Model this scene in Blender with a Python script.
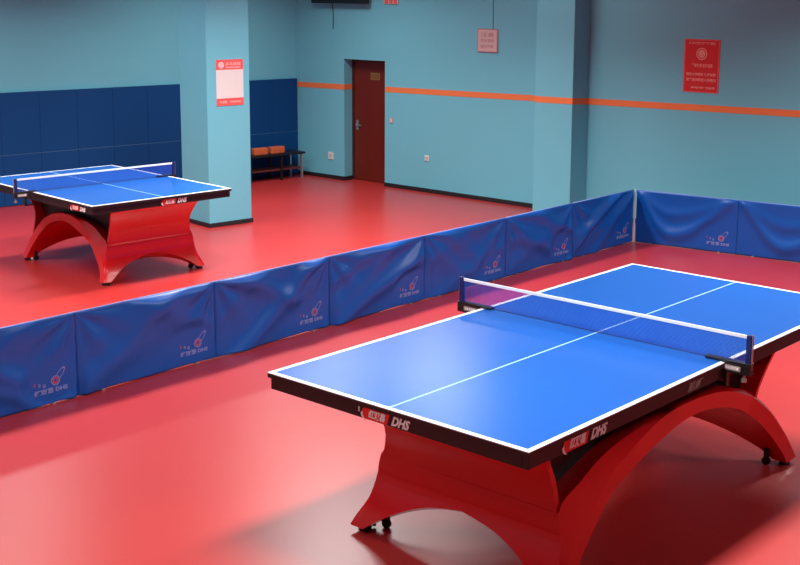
import bpy, bmesh, math, random
from mathutils import Vector, Matrix
random.seed(4)
C = bpy.context.scene.collection
for o in list(bpy.data.objects):
    bpy.data.objects.remove(o)

# ------------------------------------------------------------------ camera
cam_d = bpy.data.cameras.new('camera'); cam = bpy.data.objects.new('camera', cam_d); C.objects.link(cam)
YAW, PIT, ROL, FPX = 0.703369592, 0.175154707, 0.00913452, 1231.70312
fw = Vector((math.cos(PIT)*math.cos(YAW), math.cos(PIT)*math.sin(YAW), -math.sin(PIT)))
rt = Vector((math.sin(YAW), -math.cos(YAW), 0)); up = rt.cross(fw)
c_, s_ = math.cos(ROL), math.sin(ROL)
rt, up = c_*rt + s_*up, -s_*rt + c_*up
M = Matrix((rt, up, -fw)).transposed().to_4x4(); M.translation = Vector((-5.40474, -3.47344, 2.70578))
cam.matrix_world = M
cam_d.sensor_width = 36; cam_d.lens = FPX/800*36
cam_d.shift_x = -34.449/800; cam_d.shift_y = -73.616/800
cam_d.clip_start = .05; cam_d.clip_end = 100
bpy.context.scene.camera = cam
vs = bpy.context.scene.view_settings
vs.view_transform = 'Standard'; vs.look = 'None'; vs.gamma = 1; vs.use_curve_mapping = False
vs.exposure = 0.0

# ------------------------------------------------------------------ world + lights
world = bpy.data.worlds.new('world'); bpy.context.scene.world = world; world.use_nodes = True
world.node_tree.nodes['Background'].inputs[0].default_value = (.75, .8, .9, 1)
world.node_tree.nodes['Background'].inputs[1].default_value = .1
CEIL = 3.75
def area(x, y, sx, sy, power, rz=0, col=(1, .985, .965), spread=138, z=CEIL-.03):
    l = bpy.data.lights.new('ceiling_panel_light', 'AREA'); l.shape = 'RECTANGLE'; l.size = sx; l.size_y = sy
    l.energy = power; l.color = col; l.spread = math.radians(spread)
    o = bpy.data.objects.new('ceiling_panel_light', l); C.objects.link(o)
    o.location = (x, y, z); o.rotation_euler = (0, 0, rz)
    return o
LIGHTS = [  # x, y, sx, sy, W
    (-1.3, -.2, 1.2, .5, 120), (2.0, -.2, 1.2, .5, 105), (5.0, -.2, 1.2, .5, 120), (-4.6, .2, 1.2, .5, 50),
    (2.9, 4.9, 1.2, .5, 190), (-1.2, 5.0, 1.2, .5, 125), (-4.8, 5.3, 1.2, .5, 110),
    (4.9, 8.0, 1.2, .5, 70), (1.4, 8.2, 1.2, .5, 80), (-2.0, 8.0, 1.2, .5, 85),
    (1.2, -4.4, 1.2, .5, 70),
]
area(5.0, 5.3, .7, 1.1, 36, spread=180)
for a in LIGHTS: area(*a)

# ------------------------------------------------------------------ materials
def mat(name, col, rough=.5, spec=.5, metal=0, noise=0, nscale=3, bump=0, bscale=200, coat=0, coat_r=.1, sheen=0):
    m = bpy.data.materials.new(name); m.use_nodes = True; nt = m.node_tree; b = nt.nodes['Principled BSDF']
    b.inputs['Base Color'].default_value = (*col, 1); b.inputs['Roughness'].default_value = rough
    b.inputs['Specular IOR Level'].default_value = spec; b.inputs['Metallic'].default_value = metal
    b.inputs['Coat Weight'].default_value = coat; b.inputs['Coat Roughness'].default_value = coat_r
    b.inputs['Sheen Weight'].default_value = sheen
    tc = nt.nodes.new('ShaderNodeTexCoord')
    if noise:
        n = nt.nodes.new('ShaderNodeTexNoise'); n.inputs['Scale'].default_value = nscale; n.inputs['Detail'].default_value = 5
        nt.links.new(tc.outputs['Object'], n.inputs['Vector'])
        mx = nt.nodes.new('ShaderNodeMix'); mx.data_type = 'RGBA'
        mx.inputs['A'].default_value = (*[c*(1-noise) for c in col], 1); mx.inputs['B'].default_value = (*[min(1, c*(1+noise)) for c in col], 1)
        nt.links.new(n.outputs['Fac'], mx.inputs['Factor']); nt.links.new(mx.outputs['Result'], b.inputs['Base Color'])
    if bump:
        n2 = nt.nodes.new('ShaderNodeTexNoise'); n2.inputs['Scale'].default_value = bscale
        nt.links.new(tc.outputs['Object'], n2.inputs['Vector'])
        bp = nt.nodes.new('ShaderNodeBump'); bp.inputs['Strength'].default_value = bump; bp.inputs['Distance'].default_value = .002
        nt.links.new(n2.outputs['Fac'], bp.inputs['Height']); nt.links.new(bp.outputs['Normal'], b.inputs['Normal'])
    return m
def srgb(r, g, b):
    f = lambda v: (v/255/12.92) if v/255 <= .04045 else ((v/255+.055)/1.055)**2.4
    return (f(r), f(g), f(b))
M_floor = mat('red_sports_vinyl', srgb(184, 50, 48), .33, .8, noise=.06, nscale=1.2, bump=.04, bscale=350)
M_wall = mat('teal_wall_paint', srgb(112, 192, 210), .75, .3, noise=.03, nscale=.8, bump=.1, bscale=120)
M_stripe = mat('orange_stripe_paint', srgb(236, 128, 76), .7, .3, noise=.03)
M_ceil = mat('ceiling_paint', srgb(120, 120, 128), .9, .2, noise=.03)
M_base = mat('dark_baseboard', srgb(30, 32, 36), .5, noise=.05)
M_pad = mat('navy_wall_pad_vinyl', srgb(2, 66, 124), .6, .25, noise=.05, nscale=2)
M_padseam = mat('wall_pad_seam', srgb(40, 92, 142), .6, noise=.05)
M_door = mat('dark_red_door', srgb(104, 30, 18), .45, .4, noise=.15, nscale=4)
M_gold = mat('brass_plate', srgb(150, 110, 60), .4, metal=.3, noise=.1)
M_steel = mat('brushed_steel', srgb(190, 190, 195), .35, metal=.8, noise=.05)
M_white = mat('white_plastic', srgb(225, 225, 222), .45, noise=.03)
M_black = mat('black_plastic', srgb(20, 20, 24), .4, noise=.1)
M_apron = mat('black_apron', srgb(36, 22, 24), .5, .4, noise=.08)
M_top = mat('blue_table_surface', srgb(22, 88, 174), .27, .7, noise=.03, nscale=2, bump=.03, bscale=300)
M_line = mat('white_boundary_paint', srgb(235, 240, 245), .4, noise=.01)
M_cline = mat('pale_centre_paint', srgb(150, 195, 240), .4, noise=.01)
M_red = mat('glossy_red_lacquer', srgb(212, 10, 16), .24, .45, noise=.04, nscale=2, coat=.25, coat_r=.12)
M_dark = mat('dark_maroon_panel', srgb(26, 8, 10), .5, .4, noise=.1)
M_fab = mat('blue_nylon', srgb(2, 82, 172), .40, .5, noise=.05, nscale=4, bump=.05, bscale=500)
M_hem_glint = mat('painted_hem_highlight', srgb(130, 150, 215), .5, noise=.05)  # specular highlight along the barriers' top seam, painted in as pale blue
M_post = mat('navy_net_post', srgb(14, 34, 92), .4, noise=.05)
M_tape = mat('white_net_tape', srgb(235, 238, 245), .7, noise=.02)
M_mark_w = mat('white_print', srgb(235, 235, 235), .6, noise=.01)
M_mark_r = mat('red_print', srgb(225, 35, 35), .6, noise=.02)
M_mark_g = mat('grey_print', srgb(150, 135, 135), .6, noise=.02)
M_logo = mat('pale_lilac_print', srgb(130, 140, 205), .6, noise=.05)
M_logor = mat('rose_print', srgb(175, 75, 110), .6, noise=.05)
M_orange = mat('orange_foam', srgb(205, 98, 55), .6, noise=.06)
M_wood = mat('red_brown_wood', srgb(95, 35, 32), .5, noise=.15, nscale=8)
M_poster = mat('red_poster_print', srgb(205, 30, 36), .6, noise=.03)
M_edge = mat('pale_red_edge', srgb(225, 85, 80), .6, noise=.03)
M_coral = mat('coral_poster_print', srgb(235, 95, 90), .6, noise=.03)
M_paper = mat('off_white_paper', srgb(228, 222, 220), .7, noise=.02)
M_pinkpaper = mat('pinkish_paper', srgb(205, 180, 178), .7, noise=.04)
M_pink = mat('dull_pink_print', srgb(180, 128, 134), .7, noise=.04)
M_pinkpl = mat('pink_switch_plastic', srgb(195, 165, 165), .5, noise=.04)

def net_material():
    m = bpy.data.materials.new('blue_net_mesh'); m.use_nodes = True; nt = m.node_tree; b = nt.nodes['Principled BSDF']
    b.inputs['Base Color'].default_value = (*srgb(24, 70, 180), 1); b.inputs['Roughness'].default_value = .7
    tc = nt.nodes.new('ShaderNodeTexCoord'); sp = nt.nodes.new('ShaderNodeSeparateXYZ'); nt.links.new(tc.outputs['Object'], sp.inputs[0])
    outs = []
    for ax in ('Y', 'Z'):
        a = nt.nodes.new('ShaderNodeMath'); a.operation = 'MULTIPLY'; a.inputs[1].default_value = 1/.0065; nt.links.new(sp.outputs[ax], a.inputs[0])
        f = nt.nodes.new('ShaderNodeMath'); f.operation = 'FRACT'; nt.links.new(a.outputs[0], f.inputs[0])
        l = nt.nodes.new('ShaderNodeMath'); l.operation = 'LESS_THAN'; l.inputs[1].default_value = .32; nt.links.new(f.outputs[0], l.inputs[0]); outs.append(l)
    mx = nt.nodes.new('ShaderNodeMath'); mx.operation = 'MAXIMUM'; nt.links.new(outs[0].outputs[0], mx.inputs[0]); nt.links.new(outs[1].outputs[0], mx.inputs[1])
    nt.links.new(mx.outputs[0], b.inputs['Alpha'])
    return m
M_net = net_material()

# ------------------------------------------------------------------ helpers
def link(name, bm, mats, parent=None, smooth=False, bevel=0, loc=None, rot=None):
    bmesh.ops.recalc_face_normals(bm, faces=bm.faces[:])
    me = bpy.data.meshes.new(name); bm.to_mesh(me); bm.free()
    for m in (mats if isinstance(mats, (list, tuple)) else [mats]): me.materials.append(m)
    if smooth:
        for p in me.polygons: p.use_smooth = True
    o = bpy.data.objects.new(name, me); C.objects.link(o)
    if parent: o.parent = parent
    if loc: o.location = loc
    if rot: o.rotation_euler = rot
    if bevel:
        b = o.modifiers.new('bevel', 'BEVEL'); b.width = bevel; b.segments = 2; b.limit_method = 'ANGLE'; b.angle_limit = math.radians(40)
    return o
def box(bm, x0, x1, y0, y1, z0, z1, mi=0):
    v = [bm.verts.new(p) for p in ((x0,y0,z0),(x1,y0,z0),(x1,y1,z0),(x0,y1,z0),(x0,y0,z1),(x1,y0,z1),(x1,y1,z1),(x0,y1,z1))]
    for f in ((0,3,2,1),(4,5,6,7),(0,1,5,4),(1,2,6,5),(2,3,7,6),(3,0,4,7)):
        bm.faces.new([v[i] for i in f]).material_index = mi
    return v
def cyl(bm, p0, p1, r, n=16, r2=None, mi=0):
    p0, p1 = Vector(p0), Vector(p1); d = (p1-p0).normalized(); a = d.orthogonal().normalized(); b = d.cross(a)
    r2 = r if r2 is None else r2
    A = [bm.verts.new(p0+r*(math.cos(2*math.pi*i/n)*a+math.sin(2*math.pi*i/n)*b)) for i in range(n)]
    B = [bm.verts.new(p1+r2*(math.cos(2*math.pi*i/n)*a+math.sin(2*math.pi*i/n)*b)) for i in range(n)]
    for i in range(n): bm.faces.new((A[i], A[(i+1)%n], B[(i+1)%n], B[i])).material_index = mi
    bm.faces.new(A[::-1]).material_index = mi; bm.faces.new(B).material_index = mi
def boxo(name, dims, m, parent=None, bevel=0, **k):
    bm = bmesh.new(); box(bm, *dims); return link(name, bm, m, parent, bevel=bevel, **k)
def thing(name, label, cat, loc=(0,0,0), rz=0, group=None):
    o = bpy.data.objects.new(name, None); C.objects.link(o); o.empty_display_size = .1
    o.location = loc; o.rotation_euler = (0, 0, rz); return tag(o, label, cat, group)
def tag(o, label, cat, group=None):
    o['label'] = label; o['category'] = cat
    if group: o['group'] = group
    return o
def struct(o): o['kind'] = 'structure'; return o
def text_mesh(body, size, width=None, shear=0, extrude=.0012, bold=0.0):
    """the mesh of a word lying in its own XY plane, centred on the origin"""
    cu = bpy.data.curves.new('word', 'FONT'); cu.body = body; cu.size = size; cu.shear = shear; cu.extrude = extrude
    cu.align_x = 'CENTER'; cu.align_y = 'CENTER'; cu.offset = bold; cu.resolution_u = 3
    o = bpy.data.objects.new('word', cu); C.objects.link(o); bpy.context.view_layer.update()
    dg = bpy.context.evaluated_depsgraph_get(); me = bpy.data.meshes.new_from_object(o.evaluated_get(dg))
    bpy.data.objects.remove(o); bpy.data.curves.remove(cu)
    xs = [v.co.x for v in me.vertices]; ys = [v.co.y for v in me.vertices]
    if xs:
        cx, cy = (min(xs)+max(xs))/2, (min(ys)+max(ys))/2; k = (width/(max(xs)-min(xs))) if width else 1
        for v in me.vertices: v.co.x = (v.co.x-cx)*k; v.co.y -= cy
    return me
def put_mesh(bm, me, origin, ex, ey, mi=0):
    """add a flat word/mark to bm with its X along ex, Y along ey"""
    ex, ey = Vector(ex).normalized(), Vector(ey).normalized(); ez = ex.cross(ey); o = Vector(origin)
    vs_ = [bm.verts.new(o + ex*v.co.x + ey*v.co.y + ez*v.co.z) for v in me.vertices]
    for p in me.polygons:
        try: bm.faces.new([vs_[i] for i in p.vertices]).material_index = mi
        except ValueError: pass
def poly_prism(bm, pts, origin, ex, ey, h=.001, mi=0):
    ex, ey = Vector(ex).normalized(), Vector(ey).normalized(); ez = ex.cross(ey); o = Vector(origin)
    A = [bm.verts.new(o+ex*x+ey*y) for x, y in pts]; B = [bm.verts.new(o+ex*x+ey*y+ez*h) for x, y in pts]
    bm.faces.new(A[::-1]).material_index = mi; bm.faces.new(B).material_index = mi
    for i in range(len(pts)):
        j = (i+1) % len(pts); bm.faces.new((A[i], A[j], B[j], B[i])).material_index = mi
def ring_pts(cx, cy, rx, ry, n=28, a0=0, a1=2*math.pi):
    return [(cx+rx*math.cos(a0+(a1-a0)*i/n), cy+ry*math.sin(a0+(a1-a0)*i/n)) for i in range(n)]

# ------------------------------------------------------------------ the room
WX = 7.17                                           # plane of the right wall
LA = Vector((2.633, 10.457)); LD = Vector((4.59, -.573)).normalized(); LN = Vector((-LD.y, LD.x))   # left wall line
LROT = math.atan2(LD.y, LD.x); LEND = (WX-LA.x)/LD.x
cornery = LA.y + LD.y*LEND
bm = bmesh.new(); box(bm, -8, 9, -8, 12.5, -.1, 0); struct(link('floor', bm, M_floor))
bm = bmesh.new(); box(bm, -8, 9, -8, 12.5, CEIL, CEIL+.1); struct(link('ceiling', bm, M_ceil))
DY0, DY1, DH = 8.0, 8.90, 1.745
bm = bmesh.new()
box(bm, WX, WX+.3, -8, DY0+.11, 0, CEIL); box(bm, WX, WX+.3, DY1, 12, 0, CEIL); box(bm, WX, WX+.3, DY0+.11, DY1, DH, CEIL)
box(bm, WX+.3, WX+.4, -8, 12, 0, CEIL)
struct(link('wall_right', bm, M_wall))
o = boxo('wall_left', (-11.5, LEND+.02, 0, .3, 0, CEIL), M_wall); o.location = (LA.x, LA.y, 0); o.rotation_euler.z = LROT; struct(o)
struct(boxo('wall_near', (-8, 9, -8.2, -8, 0, CEIL), M_wall)); struct(boxo('wall_back', (-8.2, -8, -8.2, 12.5, 0, CEIL), M_wall))
# pilaster on the right wall
PX, PY0, PY1 = 6.83, 4.765, 5.315
struct(boxo('wall_pilaster', (PX, WX+.05, PY0, PY1, 0, CEIL), M_wall, bevel=.008))
# free-standing pillar
PIL = Vector((3.53, 7.48, 0))
p = boxo('pillar', (0, .575, 0, .59, 0, CEIL), M_wall, bevel=.012); p.location = PIL; p.rotation_euler.z = LROT; struct(p)
p = boxo('baseboard_pillar', (-.012, .587, -.012, .602, 0, .05), M_base, bevel=.004); p.location = PIL; p.rotation_euler.z = LROT; struct(p)
# baseboards
struct(boxo('baseboard_right', (WX-.015, WX+.01, PY1, DY0+.11, 0, .055), M_base, bevel=.004))
bm = bmesh.new(); box(bm, WX-.015, WX+.01, DY1, cornery+.02, 0, .055); box(bm, WX, WX+.17, DY1-.015, DY1+.01, 0, .055)
struct(link('baseboard_recess', bm, M_base))
struct(boxo('baseboard_near', (WX-.015, WX+.01, -7, PY0, 0, .055), M_base))
# orange stripe: it climbs slightly from the corner towards the camera side
def stripe_z(y): return 1.333 + (9.85-y)*.0143
bm = bmesh.new()
def stripe(xa, ya, xb, yb, nx, ny, w=.037):
    pts = []
    for x, y in ((xa, ya), (xb, yb)):
        z = stripe_z(y) + (.022 if x < PX+.01 else 0)
        for dz in (-w, w):
            for k in (0, .003): pts.append(bm.verts.new((x+nx*k, y+ny*k, z+dz)))
    a = pts
    for f in ((0,1,3,2), (4,6,7,5), (0,4,5,1), (2,3,7,6), (0,2,6,4), (1,5,7,3)): bm.faces.new([a[i] for i in f])
stripe(WX, cornery-.01, WX, DY1, -1, 0); stripe(WX, DY0+.10, WX, PY1, -1, 0); stripe(PX, PY1, PX, PY0-.003, -1, 0)
stripe(PX, PY0, WX, PY0, 0, -1); stripe(WX, PY0, WX, -6, -1, 0); stripe(PX, PY1, WX, PY1, 0, 1)
stripe(WX, DY1, WX+.17, DY1, 0, -1)
struct(link('trim_1', bm, M_stripe))

# door in its recess
door = thing('door_1', 'dark red door set back in a recess of the teal wall', 'door', (WX+.17, DY0, 0)); door['kind'] = 'structure'
del door['category']
bm = bmesh.new(); box(bm, 0, .045, .05, .86, .005, DH-.035); link('door_leaf', bm, M_door, door, bevel=.003)
bm = bmesh.new(); box(bm, -.01, .06, .86, .90, 0, DH); box(bm, -.01, .06, 0, .05, 0, DH); box(bm, -.01, .06, .05, .86, DH-.035, DH)
link('door_frame', bm, mat('dark_door_frame', srgb(62, 22, 20), .5, noise=.1), door, bevel=.003)
bm = bmesh.new(); cyl(bm, (0, .80, .80), (-.035, .80, .80), .011, 12); cyl(bm, (-.035, .805, .80), (-.035, .69, .80), .008, 12); box(bm, -.006, 0, .78, .82, .73, .87)
link('door_handle', bm, M_steel, door)
bm = bmesh.new(); box(bm, -.004, 0, .36, .54, 1.46, 1.56); link('door_plate', bm, M_gold, door)
dp = bmesh.new(); put_mesh(dp, text_mesh('办公室', .06, .15), (-.0045, .45, 1.51), (0, -1, 0), (0, 0, 1)); link('plate_writing', dp, mat('dark_gold_print', srgb(95, 65, 40), .6, noise=.02), door)

# ------------------------------------------------------------------ navy pads along the left wall
def pad_mesh(w, h):
    bm = bmesh.new(); box(bm, 0.001, w-.001, -.045, 0, .001, h-.013); box(bm, 0.001, w-.001, -.045, 0, h-.012, h-.001, 1); return bm
seams = [LEND-.46]
while seams[-1] > -1.2: seams.append(seams[-1]-.508)
seams = seams[::-1] + [LEND-.012]
rows = (('upper', .65, 1.42), ('lower', .004, .65))
ncol = len(seams)-1
ordn = ['first', 'second', 'third', 'fourth', 'fifth', 'sixth', 'seventh', 'eighth', 'ninth', 'tenth', 'eleventh', 'twelfth', 'thirteenth']
for rn, z0, z1 in rows:
    for k in range(ncol):
        s0, s1 = seams[k], seams[k+1]
        P = LA + LD*s0
        o = link('wall_pad', pad_mesh(s1-s0, z1-z0), [M_pad, M_padseam if rn == 'lower' else M_pad], bevel=.003, loc=(P.x, P.y, z0), rot=(0, 0, LROT))
        fromr = ncol-1-k
        where = 'nearest the room corner' if fromr == 0 else '%s from the room corner' % ordn[fromr]
        if rn == 'lower':
            lb = 'navy wall pad in the lower row, ' + where
        else:
            lb = 'navy wall pad in the upper row, ' + where
        tag(o, lb, 'wall pad', 'navy wall pads')

# ------------------------------------------------------------------ table tennis tables
def lerp_list(pts, n):
    """resample a polyline of (x, z) evenly by arc length through a Catmull-Rom spline"""
    P = [Vector(p) for p in pts]; P = [2*P[0]-P[1]] + P + [2*P[-1]-P[-2]]; dense = []
    for i in range(1, len(P)-2):
        for t in range(16):
            t /= 16; p0, p1, p2, p3 = P[i-1:i+3]
            dense.append(.5*((2*p1)+(p2-p0)*t+(2*p0-5*p1+4*p2-p3)*t*t+(-p0+3*p1-3*p2+p3)*t**3))
    dense.append(P[-2]); L = [0]
    for a, b in zip(dense, dense[1:]): L.append(L[-1]+(b-a).length)
    out = []
    for k in range(n):
        s = L[-1]*k/(n-1); j = 0
        while j < len(L)-2 and L[j+1] < s: j += 1
        t = (s-L[j])/max(1e-9, L[j+1]-L[j]); out.append(dense[j].lerp(dense[j+1], min(1, t)))
    return out
OUT = [(-1.205,.035),(-1.133,.16),(-1.086,.29),(-1.064,.425),(-.84,.505),(-.58,.575),(-.20,.615),(.10,.63),(.47,.60),(.78,.515),(.93,.425),(1.07,.31),(1.17,.17),(1.205,.035)]
RIM = [(-1.20,.035),(-1.165,.095),(-1.08,.185),(-.97,.25),(-.84,.325),(-.635,.449),(-.54,.49),(-.20,.60),(.10,.622),(.47,.588),(.78,.49),(.93,.40),(1.05,.30),(1.16,.15),(1.20,.035)]
INN = [(-1.08,.035),(-.984,.143),(-.84,.24),(-.671,.346),(-.435,.421),(-.23,.478),(.04,.53),(.30,.53),(.60,.462),(.80,.366),(.96,.235),(1.06,.10),(1.075,.035)]
def hw(z):                       # half width of the vault at a height
    pts = [(0,.66),(.12,.615),(.25,.578),(.45,.535),(.70,.525)]
    for (a, wa), (b, wb) in zip(pts, pts[1:]):
        if z <= b: return wa+(wb-wa)*(z-a)/(b-a)
    return .53
ZA = .25
def acut(z):                     # half width of the end arch opening
    return .60*math.sqrt(max(0, 1-z/ZA)) if z < ZA else 0
def stations():
    """pairs of parameters: dense at the feet so that the end arch opening is round"""
    n = 241; O = lerp_list(OUT, n); keep = []
    lo = [k for k in range(n//2) if O[k][1] < ZA]; k0 = lo[-1]
    t = [round(k0*(1-(1-i/14)**2)) for i in range(15)]
    left = sorted(set(t)); mid = list(range(k0+1, n-1-k0, 4)); right = [n-1-k for k in left]
    return sorted(set(left+mid+right)), n
def vault_bm(kx, ky, kz):
    idx, n = stations(); O = lerp_list(OUT, n); I = lerp_list(INN, n); R = lerp_list(RIM, n)
    bm = bmesh.new(); m = 8; rd = .06
    for side in (1, -1):
        rowO, rowI = [], []
        for k in idx:
            o, i, r_ = O[k], I[k], R[k]
            w, a = hw(r_[1]), acut(o[1])
            if k in (0, n-1): pass
            wi = hw(i[1]); wi = w
            a = min(a, w-.07); wo = min(hw(o[1]), w-.02)
            row = [bm.verts.new((o[0]*kx, side*(a+(wo-a)*j/(m-2))*ky, o[1]*kz)) for j in range(m-1)]
            row.append(bm.verts.new(((o[0]*.5+r_[0]*.5)*kx, side*(wo*.4+w*.6)*ky, (o[1]*.45+r_[1]*.55)*kz)))
            row.append(bm.verts.new((r_[0]*kx, side*w*ky, r_[1]*kz)))
            rowO.append(row)
            rowI.append([bm.verts.new((i[0]*kx, side*(a+(wi-a)*j/m)*ky, i[1]*kz)) for j in range(m+1)])
        for k in range(len(idx)-1):
            for j in range(m):
                bm.faces.new((rowO[k][j], rowO[k+1][j], rowO[k+1][j+1], rowO[k][j+1]))
                bm.faces.new((rowI[k][j], rowI[k][j+1], rowI[k+1][j+1], rowI[k+1][j]))
            bm.faces.new((rowO[k][m], rowO[k+1][m], rowI[k+1][m], rowI[k][m]))
            bm.edges.get((rowO[k][m], rowO[k+1][m])).smooth = False
            if acut(O[idx[k]][1]) > 0 or acut(O[idx[k+1]][1]) > 0:
                bm.faces.new((rowO[k][0], rowI[k][0], rowI[k+1][0], rowO[k+1][0]))
        for k in (0, len(idx)-1):
            for j in range(m): bm.faces.new((rowO[k][j], rowO[k][j+1], rowI[k][j+1], rowI[k][j]))
    bmesh.ops.remove_doubles(bm, verts=bm.verts[:], dist=.0008)
    return bm
def wing_bm(pts, kx, ky, kz, th=.03):
    """curved end panel rising from the waist to the underside of the top; pts are (x, z, halfwidth)"""
    bm = bmesh.new(); n = 16; prof = lerp_list([(p[0], p[1]) for p in pts], n); ws = lerp_list([(p[1], p[2]) for p in pts], n)
    s = 1 if pts[-1][0] > 0 else -1; m = 10; F, Bk = [], []
    for (x, z), (_, w) in zip(prof, ws):
        F.append([bm.verts.new((x*kx, w*ky*(2*j/m-1), z*kz)) for j in range(m+1)])
        Bk.append([bm.verts.new(((x-s*th)*kx, w*ky*(2*j/m-1), z*kz)) for j in range(m+1)])
    for k in range(n-1):
        for j in range(m):
            bm.faces.new((F[k][j], F[k][j+1], F[k+1][j+1], F[k+1][j])); bm.faces.new((Bk[k][j], Bk[k+1][j], Bk[k+1][j+1], Bk[k][j+1]))
        for j in (0, m): bm.faces.new((F[k][j], F[k+1][j], Bk[k+1][j], Bk[k][j]))
    for k in (0, n-1):
        for j in range(m): bm.faces.new((F[k][j], F[k][j+1], Bk[k][j+1], Bk[k][j]))
    return bm
def capsule_pts(w, h, n=10, sh=.25):
    p = []
    for i in range(n+1):
        a = math.pi/2+math.pi*i/n; p.append((-w/2+h*.42+h*.42*math.cos(a), h/2*math.sin(a)))
    p += [(w/2-h*.1, -h/2), (w/2, h*.5)]
    return [(x+sh*y, y) for x, y in p]
W_RED = text_mesh('红双喜', .040, .105, shear=.25, extrude=.0015, bold=.0012)
W_DHS = text_mesh('DHS', .060, .112, shear=.42, extrude=.0015, bold=.0022)
W_SMALL = text_mesh('彩虹', .05, .15, shear=.35, extrude=.0012, bold=.001)
W_TAG = text_mesh('DHS', .012, extrude=.0012, bold=.0003)
def brand(bm, origin, ex, k=1.0):
    """red lozenge with the white characters and the slanted letters after it, on an apron"""
    ex = Vector(ex); ey = Vector((0, 0, 1)); o = Vector(origin); ez = ex.cross(ey)
    ro = o-ex*.075*k
    poly_prism(bm, [(x*k, y*k) for x, y in capsule_pts(.165, .054)], ro, ex, ey, .0015, 1)
    poly_prism(bm, [(x*k, y*k) for x, y in [(-.088,-.006),(-.082,-.022),(-.070,-.031),(-.055,-.034),(-.068,-.024),(-.076,-.010),(-.076,.004)]], ro, ex, ey, .003, 0)
    for me, c, dz in ((W_RED, ro+ex*.012*k, .0018), (W_DHS, o+ex*.078*k, .0012)):
        sc = me.copy()
        for v in sc.vertices: v.co.x *= k; v.co.y *= k
        put_mesh(bm, sc, c+ez*dz, ex, ey, 0)
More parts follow.
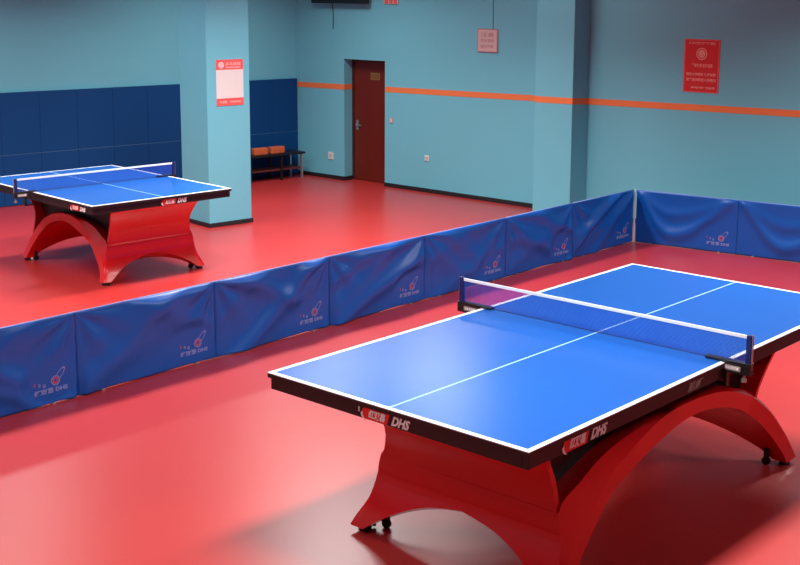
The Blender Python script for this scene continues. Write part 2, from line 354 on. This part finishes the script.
def make_table(label, loc, rz, T, HL, HB, kx, ky, wingL, wingR, marks, side_marks, off=(0, 0)):
    kz = T/.91
    root = thing('table_tennis_table', label, 'table', loc, rz, 'table tennis tables')
    # playing top: a slab whose upper face carries the painted lines
    bm = bmesh.new(); lw, cw, th = .025, .005, .025
    xs = [-HL, -HL+lw, HL-lw, HL]; ys = [-HB, -HB+lw, -cw, cw, HB-lw, HB]
    g = [[bm.verts.new((x, y, T)) for y in ys] for x in xs]; gb = [[bm.verts.new((x, y, T-th)) for y in ys] for x in xs]
    gc = [[bm.verts.new((x, y, T-.004)) for y in ys] for x in xs]
    for i in range(3):
        for j in range(5):
            f = bm.faces.new((g[i][j], g[i+1][j], g[i+1][j+1], g[i][j+1]))
            edge = i in (0, 2) or j in (0, 4)
            f.material_index = 1 if edge else (2 if j == 2 else 0)
            bm.faces.new((gb[i][j], gb[i][j+1], gb[i+1][j+1], gb[i+1][j])).material_index = 3
    for A, B, mi in ((g, gc, 1), (gc, gb, 3)):
        for i in range(3):
            for j in (0, 5): bm.faces.new((A[i][j], A[i+1][j], B[i+1][j], B[i][j])).material_index = mi
        for j in range(5):
            for i in (0, 3): bm.faces.new((A[i][j], A[i][j+1], B[i][j+1], B[i][j])).material_index = mi
    link('tabletop', bm, [M_top, M_line, M_cline, M_apron], root)
    zb = T-.083*kz if T > .85 else T-.083
    ins = .011; tk = .03
    bm = bmesh.new()
    box(bm, -HL+ins, HL-ins, -HB+ins, -HB+ins+tk, zb, T-th-.001); box(bm, -HL+ins, HL-ins, HB-ins-tk, HB-ins, zb, T-th-.001)
    box(bm, -HL+ins, -HL+ins+tk, -HB+ins+tk, HB-ins-tk, zb, T-th-.001); box(bm, HL-ins-tk, HL-ins, -HB+ins+tk, HB-ins-tk, zb, T-th-.001)
    ap = link('apron', bm, M_apron, root, bevel=.003)
    zm = (zb+T-.02)/2
    for (y, k, small) in marks:
        bm = bmesh.new(); brand(bm, (-HL+ins-.001, y, zm), (0, -1, 0), k)
        if small: put_mesh(bm, W_TAG, (-HL+ins-.001, y+.175*k, zm+.008), (0, 0, 1), (0, 1, 0), 0)
        o = link('brand_mark', bm, [M_mark_w, M_mark_r], ap); o['label'] = 'red lozenge with white characters and slanted white letters on the end apron'
    for (x, k, sgn, kind) in side_marks:
        bm = bmesh.new(); ex = (1, 0, 0) if sgn < 0 else (-1, 0, 0); y = sgn*(HB-ins+.001)
        if kind: brand(bm, (x, y, zm), ex, k)
        else: put_mesh(bm, W_SMALL, (x, y, zm), ex, (0, 0, 1), 0)
        o = link('brand_mark', bm, [M_mark_w, M_mark_r] if kind else [M_mark_g, M_mark_r], ap)
        if kind: o['label'] = 'red lozenge with white characters and slanted white letters on the side apron'
        else: o['label'] = 'small grey slanted characters near the net'
    base = link('arched_base', vault_bm(kx, ky, kz), M_red, root)
    for p_ in base.data.polygons: p_.use_smooth = True
    es = base.modifiers.new('edges', 'EDGE_SPLIT'); es.split_angle = math.radians(35)
    for wp in (wingL, wingR):
        wo = link('end_panel', wing_bm([(x, z*kz if z < .8 else (T-.028)/1, w) for x, z, w in wp] if False else wp, kx, ky, (T-.028)/(.882)), M_red, root, smooth=True)
        e2 = wo.modifiers.new('edges', 'EDGE_SPLIT'); e2.split_angle = math.radians(35)
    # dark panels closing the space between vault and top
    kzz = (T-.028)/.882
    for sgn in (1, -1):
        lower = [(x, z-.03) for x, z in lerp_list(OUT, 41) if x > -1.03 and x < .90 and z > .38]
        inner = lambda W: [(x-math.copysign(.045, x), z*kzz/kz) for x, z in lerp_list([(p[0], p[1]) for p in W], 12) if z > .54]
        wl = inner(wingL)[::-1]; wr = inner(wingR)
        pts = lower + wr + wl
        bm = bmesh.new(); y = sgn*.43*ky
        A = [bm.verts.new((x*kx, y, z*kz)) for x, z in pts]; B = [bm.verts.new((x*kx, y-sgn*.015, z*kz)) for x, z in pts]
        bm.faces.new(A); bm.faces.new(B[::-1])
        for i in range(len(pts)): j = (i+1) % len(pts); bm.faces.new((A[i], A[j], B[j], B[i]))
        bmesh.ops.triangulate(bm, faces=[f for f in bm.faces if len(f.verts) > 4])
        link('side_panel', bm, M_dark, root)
    for ch in root.children:
        if ch.name.split('.')[0] in ('arched_base', 'end_panel', 'side_panel'): ch.location = (off[0], off[1], 0)
    # levelling feet with their transport wheel
    for sx in (1, -1):
        for sy in (1, -1):
            bm = bmesh.new(); X, Y = off[0]+sx*1.14*kx, off[1]+sy*.60*ky
            cyl(bm, (X, Y, .001), (X, Y, .022*kz), .034, 20); cyl(bm, (X, Y, .022*kz), (X, Y, .045*kz), .014, 12)
            f = link('foot', bm, M_black, root)
            bm = bmesh.new(); xw, yw = off[0]+sx*1.055*kx, off[1]+sy*.53*ky
            cyl(bm, (xw-.012, yw, .024), (xw+.012, yw, .024), .0235, 22); box(bm, xw-.016, xw+.016, yw-.011, yw+.011, .026, .10*kz)
            link('wheel', bm, M_black, root)
            bm = bmesh.new(); cyl(bm, (X-sx*.045, Y-sy*.02, .012), (X-sx*.045, Y-sy*.02, .03), .012, 12)
            link('adjusting_nut', bm, M_white, root)
    return root
wL = [(-1.082,.26,.56),(-1.085,.33,.545),(-1.078,.43,.520),(-1.088,.54,.510),(-1.147,.65,.53),(-1.232,.75,.557),(-1.312,.82,.582),(-1.40,.882,.605)]
wR = [(.88,.43,.53),(.91,.50,.532),(.98,.60,.54),(1.07,.72,.555),(1.16,.882,.56)]
T1 = (.012, -.007, 0); R1 = math.radians(-.4)
make_table('large blue-topped table tennis table with glossy red arched base, in the foreground', T1, R1, .910, 1.629, .7725, 1, 1, wL, wR,
           [(-.0, 1.0, True)], [(-1.2, 1.15, -1, 1), (-.275, 1.0, -1, 0)])
T2 = (1.611, 6.754, 0); R2 = 1.498; T2H = .8116
wS = wL
make_table('smaller table tennis table behind the long barrier row, beside the pillar', T2, R2, T2H, 1.085, .752, .65, .86, wS, [(-x, z, w) for x, z, w in wS],
           [(-.12, .95, False)], [(-.84, .9, 1, 1)], (-.04, -.05))

# ------------------------------------------------------------------ nets
def make_net(label, loc, rz, T, HB, over=.14, h=.1525, xoff=0):
    root = thing('table_tennis_net', label, 'net', loc, rz, 'table tennis nets')
    W_ = HB+over
    bm = bmesh.new(); n = 40
    for zz0, zz1 in ((T+.004, T+h-.014),):
        A = [bm.verts.new((0, -W_+2*W_*i/n, zz0)) for i in range(n+1)]; B = [bm.verts.new((0, -W_+2*W_*i/n, zz1)) for i in range(n+1)]
        for i in range(n): bm.faces.new((A[i], A[i+1], B[i+1], B[i]))
    o = link('net_mesh', bm, M_net, root)
    bm = bmesh.new(); box(bm, -.0035, .0035, -W_, W_, T+h-.016, T+h+.001); link('top_tape', bm, M_tape, root, bevel=.001)
    bm = bmesh.new(); cyl(bm, (0, -W_, T+.006), (0, W_, T+.006), .002, 8); link('bottom_cord', bm, M_post, root)
    for s in (1, -1):
        pb = bmesh.new(); box(pb, -.013, .013, min(s*(W_-.012), s*(W_+.016)), max(s*(W_-.012), s*(W_+.016)), T-.02, T+h+.006)
        post = link('post', pb, M_post, root, bevel=.004)
        bm = bmesh.new(); box(bm, -.007, .007, min(s*(W_+.0165), s*(W_+.020)), max(s*(W_+.0165), s*(W_+.020)), T-.02, T+h+.004); link('post_edge', bm, M_steel, post)
        bm = bmesh.new(); y0, y1 = sorted((s*(W_+.02), s*(HB-.09)))
        box(bm, -.022, .022, y0, y1, T+.002, T+.014)                   # arm over the edge
        y0, y1 = sorted((s*(W_+.02), s*(HB+.004))); box(bm, -.022, .022, y0, y1, T-.045, T+.002)
        y0, y1 = sorted((s*(HB+.03), s*(HB-.07))); box(bm, -.016, .016, y0, y1, T-.125, T-.112)
        y0, y1 = sorted((s*(HB+.03), s*(HB+.012))); box(bm, -.016, .016, y0, y1, T-.115, T-.04)
        cl = link('clamp', bm, M_black, root, bevel=.002)
        bm = bmesh.new(); cyl(bm, (0, s*(HB+.115), T-.03), (0, s*(HB+.115), T-.07), .006, 10); cyl(bm, (0, s*(HB+.115), T-.07), (0, s*(HB+.115), T-.085), .014, 14)
        link('screw_knob', bm, M_steel, cl)
        bm = bmesh.new(); y0, y1 = sorted((s*(HB+.012), s*(HB+.105)))
        box(bm, -.0235, -.022, y0, y1, T-.032, T-.006, 0); put_mesh(bm, text_mesh('DHS 红双喜', .016, .075, extrude=.0008, bold=.0004), (-.0236, (y0+y1)/2, T-.019), (0, -1, 0), (0, 0, 1), 1)
        link('clamp_label', bm, [M_mark_g, M_mark_w], cl)
    return root
make_net('white-topped blue net stretched across the foreground table', (T1[0]+.018, T1[1]+.02, 0), R1, .910, .7725, .135)
make_net('white-topped blue net stretched across the far table by the pillar', (T2[0]-.05, T2[1], 0), R2, T2H, .752, .11, .135)

# ------------------------------------------------------------------ barriers
W_BAR = text_mesh('红双喜 DHS', .036, .25, extrude=.0008, bold=.0014)
def drape(seed, kind):
    r = random.Random(seed)
    folds = []
    if kind == 'swag':
        def f(u, v):
            # u 0..1 along, v 0..1 up: cloth hung from both top corners
            d = 0
            c = .36 if seed == 3 else .45
            q = (u/c if u < c else (1-u)/(1-c))
            for k, (dep, amp, wd) in enumerate(((.40, .009, .11), (.78, .019, .13))):
                line = 1-dep*(math.sin(q*math.pi/2)**1.3)
                d += amp*math.exp(-((v-line)/wd)**2)*(.35+.65*q)
            return d
        return f
    for _ in range(4):
        folds.append((r.uniform(-.35, .35), r.uniform(.5, 1.2)*r.choice((1, 1, -1)), r.uniform(.008, .018), r.uniform(.10, .19), r.uniform(.1, .9)))
    def f(u, v):
        d = 0
        for off, sl, amp, wd, cu in folds:
            t = (v-.5)-sl*(u-cu)*1.2+off*.5+.06*math.sin(5*u+off*9)
            d += amp*math.exp(-(t/wd)**2)
        # folds radiating from the upper corners
        for cx, sg in ((0, 1), (1, -1)):
            a = math.atan2(1-v, abs(u-cx)*2+1e-3); rr = math.hypot((u-cx)*2, 1-v)
            d += .006*math.sin(a*9+seed)*math.exp(-((rr-.35)/.4)**2)
        return d
    return f
def logo_part(parent, w, h, y):
    ex, ez = Vector((1, 0, 0)), Vector((0, 0, 1)); bm = bmesh.new(); cx = w-.20
    put_mesh(bm, W_BAR, (cx-.0, y, .095), ex, ez, 0)
    def loop(cx_, cz_, rx, rz, th, tilt, mi, a0=0, a1=2*math.pi, n=30):
        ct, st = math.cos(tilt), math.sin(tilt)
        P = lambda a, k: (cx_+ct*(rx*k)*math.cos(a)-st*(rz*k)*math.sin(a), cz_+st*(rx*k)*math.cos(a)+ct*(rz*k)*math.sin(a))
        for i in range(n):
            a, b = a0+(a1-a0)*i/n, a0+(a1-a0)*(i+1)/n
            poly_prism(bm, [P(a, 1), P(b, 1), P(b, 1-th), P(a, 1-th)], (0, y, 0), ex, ez, .0012, mi)
    loop(cx+.035, .155, .034, .034, .2, 0, 0)
    loop(cx+.035, .155, .024, .024, .55, 0, 1)
    loop(cx+.066, .188, .062, .020, .2, .85, 0, -2.2, 2.2)
    for k in range(3):
        loop(cx-.05-.035*k, .135+.01*k, .011-.002*k, .012, .5, 0, 1 if k == 2 else 0, n=12)
    return link('printed_logo', bm, [M_logo, M_logor], parent)
def make_barrier(label, p0, p1, h, kind, seed, corner=False):
    p0, p1 = Vector(p0), Vector(p1); d = (p1-p0); w = d.length-.004; a = math.atan2(d.y, d.x); dd = d.normalized()
    root = thing('court_barrier', label, 'barrier', (p0.x+dd.x*.002, p0.y+dd.y*.002, 0), a, 'blue court barriers')
    f = drape(seed, kind); nu, nv = 84, 40
    def mask(u, v):
        e = min(1, u/.05, (1-u)/.05)*min(1, (1-v)/.06)
        lu = (u*w-(w-.20))/.19; lv = (v*h-.14)/.15; q = math.sqrt(lu*lu+lv*lv); k = min(1, max(0, (q-.85)/.5))
        return e*k
    bm = bmesh.new(); z0 = .007
    gf, gb = [], []
    for i in range(nu+1):
        u = i/nu; cf, cb = [], []
        for j in range(nv+1):
            v = j/nv; z = z0+(h-z0)*v
            if j == 0: z += .003*math.sin(u*11+seed)*min(1, u/.1, (1-u)/.1)
            m = f(u, v)*mask(u, v)*1.7
            cf.append(bm.verts.new((u*w, -.0085-m, z))); cb.append(bm.verts.new((u*w, .0085-m*.6 if v < .97 else .0085, z)))
        gf.append(cf); gb.append(cb)
    for i in range(nu):
        for j in range(nv):
            bm.faces.new((gf[i][j], gf[i+1][j], gf[i+1][j+1], gf[i][j+1])); bm.faces.new((gb[i][j], gb[i][j+1], gb[i+1][j+1], gb[i+1][j]))
        bm.faces.new((gf[i][nv], gf[i+1][nv], gb[i+1][nv], gb[i][nv])); bm.faces.new((gf[i][0], gb[i][0], gb[i+1][0], gf[i+1][0]))
    for i in (0, nu):
        for j in range(nv): bm.faces.new((gf[i][j], gf[i][j+1], gb[i][j+1], gb[i][j]))
    cov = link('fabric_cover', bm, M_fab, root, smooth=True)
    bm = bmesh.new(); cyl(bm, (.0, 0, h-.001), (w, 0, h-.001), .0065, 10); link('top_rail', bm, M_hem_glint, root, smooth=True)
    for x in (.009, w-.009):
        bm = bmesh.new(); cyl(bm, (x, 0, .004), (x, 0, h-.003), .0055, 10)
        link('frame_post', bm, M_steel, root)
    for x in (.16*w, .84*w):
        bm = bmesh.new(); box(bm, x-.013, x+.013, -.026, .026, 0.0005, .010); box(bm, x-.008, x+.008, -.007, .007, .012, .05)
        link('foot', bm, M_steel, root, bevel=.002)
    bm = bmesh.new(); cyl(bm, (.0, 0, .014), (w, 0, .014), .006, 8); link('bottom_rail', bm, M_black, root)
    lg = logo_part(cov, w, h, -.0098)
    return root
BH = .581; BY = 3.479
bx = [-2.10, -.90, .285, 1.47, 2.655, 3.845, 4.985, 6.155]
lab = ['blue fabric barrier leftmost in the long row, cut off by the photo edge',
       'blue fabric barrier second from the left in the long row',
       'blue fabric barrier third from the left in the long row',
       'blue fabric barrier fourth from the left in the long row',
       'blue fabric barrier fifth from the left in the long row',
       'blue fabric barrier next to last in the long row, towards the corner pole',
       'blue fabric barrier last in the long row, touching the corner pole']
for i in range(7):
    make_barrier(lab[i], (bx[i], BY, 0), (bx[i+1], BY, 0), BH, 'diag', 11+i*7)
cpt = Vector((6.187, BY-.03, 0)); q1 = Vector((6.33, 2.31, 0)); q2 = q1+(q1-cpt)*1.0
make_barrier('sagging blue fabric barrier in the short row, touching the corner pole', cpt, q1, BH, 'swag', 3)
make_barrier('sagging blue fabric barrier cut off by the right edge of the photo', q1, q2, BH, 'swag', 8)
bm = bmesh.new(); cyl(bm, (0, 0, .001), (0, 0, BH+.008), .011, 14)
o = link('corner_pole', bm, mat('pale_blue_pole', srgb(190, 218, 230), .4, noise=.03), loc=(6.170, BY-.016, 0)); tag(o, 'pale upright pole joining the two barrier rows at the corner', 'pole')

# ------------------------------------------------------------------ bench with cushions in the far corner
B0 = LA+LD*2.95 - LN*.42; bench = thing('bench', 'low black-topped bench with a reddish lower shelf, against the navy pads in the corner', 'bench', (B0.x, B0.y, 0), LROT)
BL = LEND-2.95-.15
bm = bmesh.new(); box(bm, 0, BL, 0, .34, .355, .385); link('bench_top', bm, M_black, bench, bevel=.004)
bm = bmesh.new(); box(bm, .03, BL-.03, .03, .31, 0.14, .158); link('lower_shelf', bm, M_wood, bench, bevel=.003)
for x in (.05, BL*.36, BL*.72, BL-.05):
    for y in (.03, .31):
        bm = bmesh.new(); box(bm, x-.015, x+.015, y-.015, y+.015, 0, .355); link('leg', bm, M_black if x < BL-.1 else M_steel, bench, bevel=.002)
for x0, lb in ((.86, 'orange cushion lying on the bench, partly hidden by the pillar'), (1.15, 'orange cushion lying on the bench nearer the room corner')):
    P = B0+LD*(x0-.25)
    bm = bmesh.new(); box(bm, 0, .235, .04, .13, 0, .10)
    o = link('orange_cushion', bm, M_orange, bevel=.012, loc=(P.x, P.y, .3855), rot=(0, 0, LROT)); tag(o, lb, 'cushion', 'orange cushions on the bench')

# ------------------------------------------------------------------ things on the walls
def wall_thing(name, label, cat, y, z, group=None): return thing(name, label, cat, (WX, y, z), 0, group)
# red poster: local origin at its middle; the wall's outward side is -x
t = wall_thing('poster', 'red printed poster with white emblem and text lines on the right wall', 'poster', 3.265, 1.90)
w, h = .222, .298
boxo('backing', (-.006, 0, -w, w, -h, h), M_edge, t)
boxo('printed_sheet', (-.0075, -.006, -w+.018, w-.018, -h+.014, h-.014), M_poster, t)
def rows_part(name, t, rows, m, x=-.0078, word=None):
    for (yc, zc, ww, hh, txt) in rows:
        bm = bmesh.new(); put_mesh(bm, text_mesh(txt, hh, ww, extrude=.0006, bold=.0008), (x, yc, zc), (0, -1, 0), (0, 0, 1))
        link(name, bm, m, t)
M_ptext = mat('pale_pink_print', srgb(235, 165, 155), .6, noise=.03)
rows_part('text_line', t, [(0, h-.045, .34, .028, '乒乓球训练馆管理规定'), (-.01, .005, .26, .042, '严禁吸烟 爱护设施'), (0, -.095, .37, .036, '请勿大声喧哗 保持安静'), (0, -.155, .37, .036, '请穿运动鞋进入场地内'), (-.03, -.245, .30, .026, '乒乓球馆 欢迎您')], M_ptext)
bm = bmesh.new()
def yz_ring(bm, cy, cz, r, th, x=-.0076, n=32, mi=0):
    for i in range(n):
        a, b = 2*math.pi*i/n, 2*math.pi*(i+1)/n
        poly_prism(bm, [(r*math.cos(a), r*math.sin(a)), (r*math.cos(b), r*math.sin(b)), ((r-th)*math.cos(b), (r-th)*math.sin(b)), ((r-th)*math.cos(a), (r-th)*math.sin(a))], (x, cy, cz), (0, -1, 0), (0, 0, 1), .001, mi)
yz_ring(bm, 0, .135, .068, .012); yz_ring(bm, 0, .135, .045, .018)
poly_prism(bm, [(-.02, .03), (.02, .03), (.026, 0), (0, -.035), (-.026, 0)], (-.0076, 0, .135), (0, -1, 0), (0, 0, 1), .001)
link('emblem', bm, M_ptext, t)
# pink notice
t = wall_thing('notice', 'small pale pink notice hanging on the teal wall left of the pilaster', 'notice', 6.315, 2.085)
boxo('frame', (-.015, 0, -.165, .165, -.15, .15), M_pink, t, bevel=.003)
boxo('printed_sheet', (-.0165, -.015, -.150, .150, -.136, .136), M_pinkpaper, t)
rows_part('text_line', t, [(0, .075, .22, .06, '注意'), (0, 0, .22, .045, '安全须知'), (0, -.075, .22, .045, '请勿攀爬')], M_pink, -.0168)
bm = bmesh.new(); cyl(bm, (-.006, 0, 0), (-.006, 0, CEIL-2.25), .004, 6)
o = link('cord', bm, mat('dull_wall_cord', srgb(70, 95, 115), .7, noise=.05), loc=(WX, 6.235, 2.235)); tag(o, 'thin dark cord running up the wall from the pale pink notice', 'cord')
# display high on the wall, cable under it
t = wall_thing('television', 'black wall-mounted screen at the top of the photo, above the door', 'screen', 8.885, 2.84)
boxo('case', (-.14, -.06, -.535, .535, -.32, .32), M_black, t, bevel=.008)
boxo('screen', (-.1415, -.14, -.505, .505, -.285, .29), mat('screen_glass', srgb(12, 13, 18), .12, noise=.05), t)
boxo('wall_bracket', (-.06, -.001, -.15, .15, -.1, .1), M_black, t)
bm = bmesh.new(); pp = [(-.03, .0, 0), (-.02, .005, -.1), (-.008, .0, -.19), (-.007, -.006, -.30), (-.007, .0, -.46)]
for a, b in zip(pp, pp[1:]): cyl(bm, a, b, .007, 8)
o = link('cable', bm, mat('dark_cable', srgb(52, 84, 100), .6, noise=.05), loc=(WX, 9.11, 2.62)); tag(o, 'dark cable hanging down the wall below the black screen', 'cable')
t = wall_thing('wall_sign', 'small coral and white sign at the photo top, right of the black screen', 'sign', 7.99, 2.60)
boxo('panel', (-.02, 0, -.13, .13, -.075, .1), M_pinkpaper, t, bevel=.002)
bm = bmesh.new()
for k in range(3): box(bm, -.022, -.02, -.115+.08*k, -.055+.08*k, -.07, .09)
link('coral_stripes', bm, M_coral, t)
# switch and sockets
def plate(name, label, cat, y, z, s, m):
    t = wall_thing(name, label, cat, y, z)
    boxo('cover_plate', (-.01, 0, -s, s, -s*1.05, s*1.05), m, t, bevel=.004)
    return t
t = plate('light_switch', 'pinkish light switch on the teal wall just right of the door', 'light switch', 7.985, .935, .036, M_pinkpl)
boxo('rocker', (-.014, -.01, -.014, .014, -.023, .023), M_white, t, bevel=.002)
for nm, y, z, lb in (('wall_socket', 9.17, .335, 'white wall socket on the teal wall left of the door'), ('wall_socket', 7.33, .47, 'small white wall socket on the teal wall right of the door')):
    s = .052 if y > 9 else .038
    t = plate(nm, lb, 'socket', y, z, s, M_white)
    bm = bmesh.new(); box(bm, -.0115, -.01, -.016, -.008, -.012, .014); box(bm, -.0115, -.01, .008, .016, -.012, .014); box(bm, -.0115, -.01, -.004, .004, -.03, -.018)
    link('socket_holes', bm, M_black, t)
# coral and white poster on the pillar's camera face
PP = Vector((PIL.x, PIL.y)) + LD*.302 - LN*.0005
t = thing('poster', 'white poster with coral header and footer on the pillar', 'poster', (PP.x, PP.y, 1.655), LROT)
w, h = .182, .262
boxo('sheet', (-w, w, -.005, 0, -h, h), M_paper, t)
boxo('header_band', (-w, w, -.006, -.005, h-.115, h), M_coral, t); boxo('footer_band', (-w, w, -.006, -.005, -h, -h+.085), M_coral, t)
M_rose = mat('pale_rose_print', srgb(245, 190, 190), .6, noise=.02)
for txt, hh, ww, x, z in (('乒乓球馆', .042, .20, .045, h-.05), ('使用须知及注意事项', .022, .2, .045, h-.09), ('红双喜', .034, .09, -.09, -h+.042), ('欢迎光临', .026, .15, .07, -h+.042)):
    bm = bmesh.new(); put_mesh(bm, text_mesh(txt, hh, ww, extrude=.0005, bold=.0005), (x, -.0063, z), (1, 0, 0), (0, 0, 1)); link('text_line', bm, M_rose, t)
bm = bmesh.new(); poly_prism(bm, ring_pts(-.115, 0, .038, .038), (0, -.006, h-.062), (1, 0, 0), (0, 0, 1), .0008); link('emblem', bm, M_rose, t)
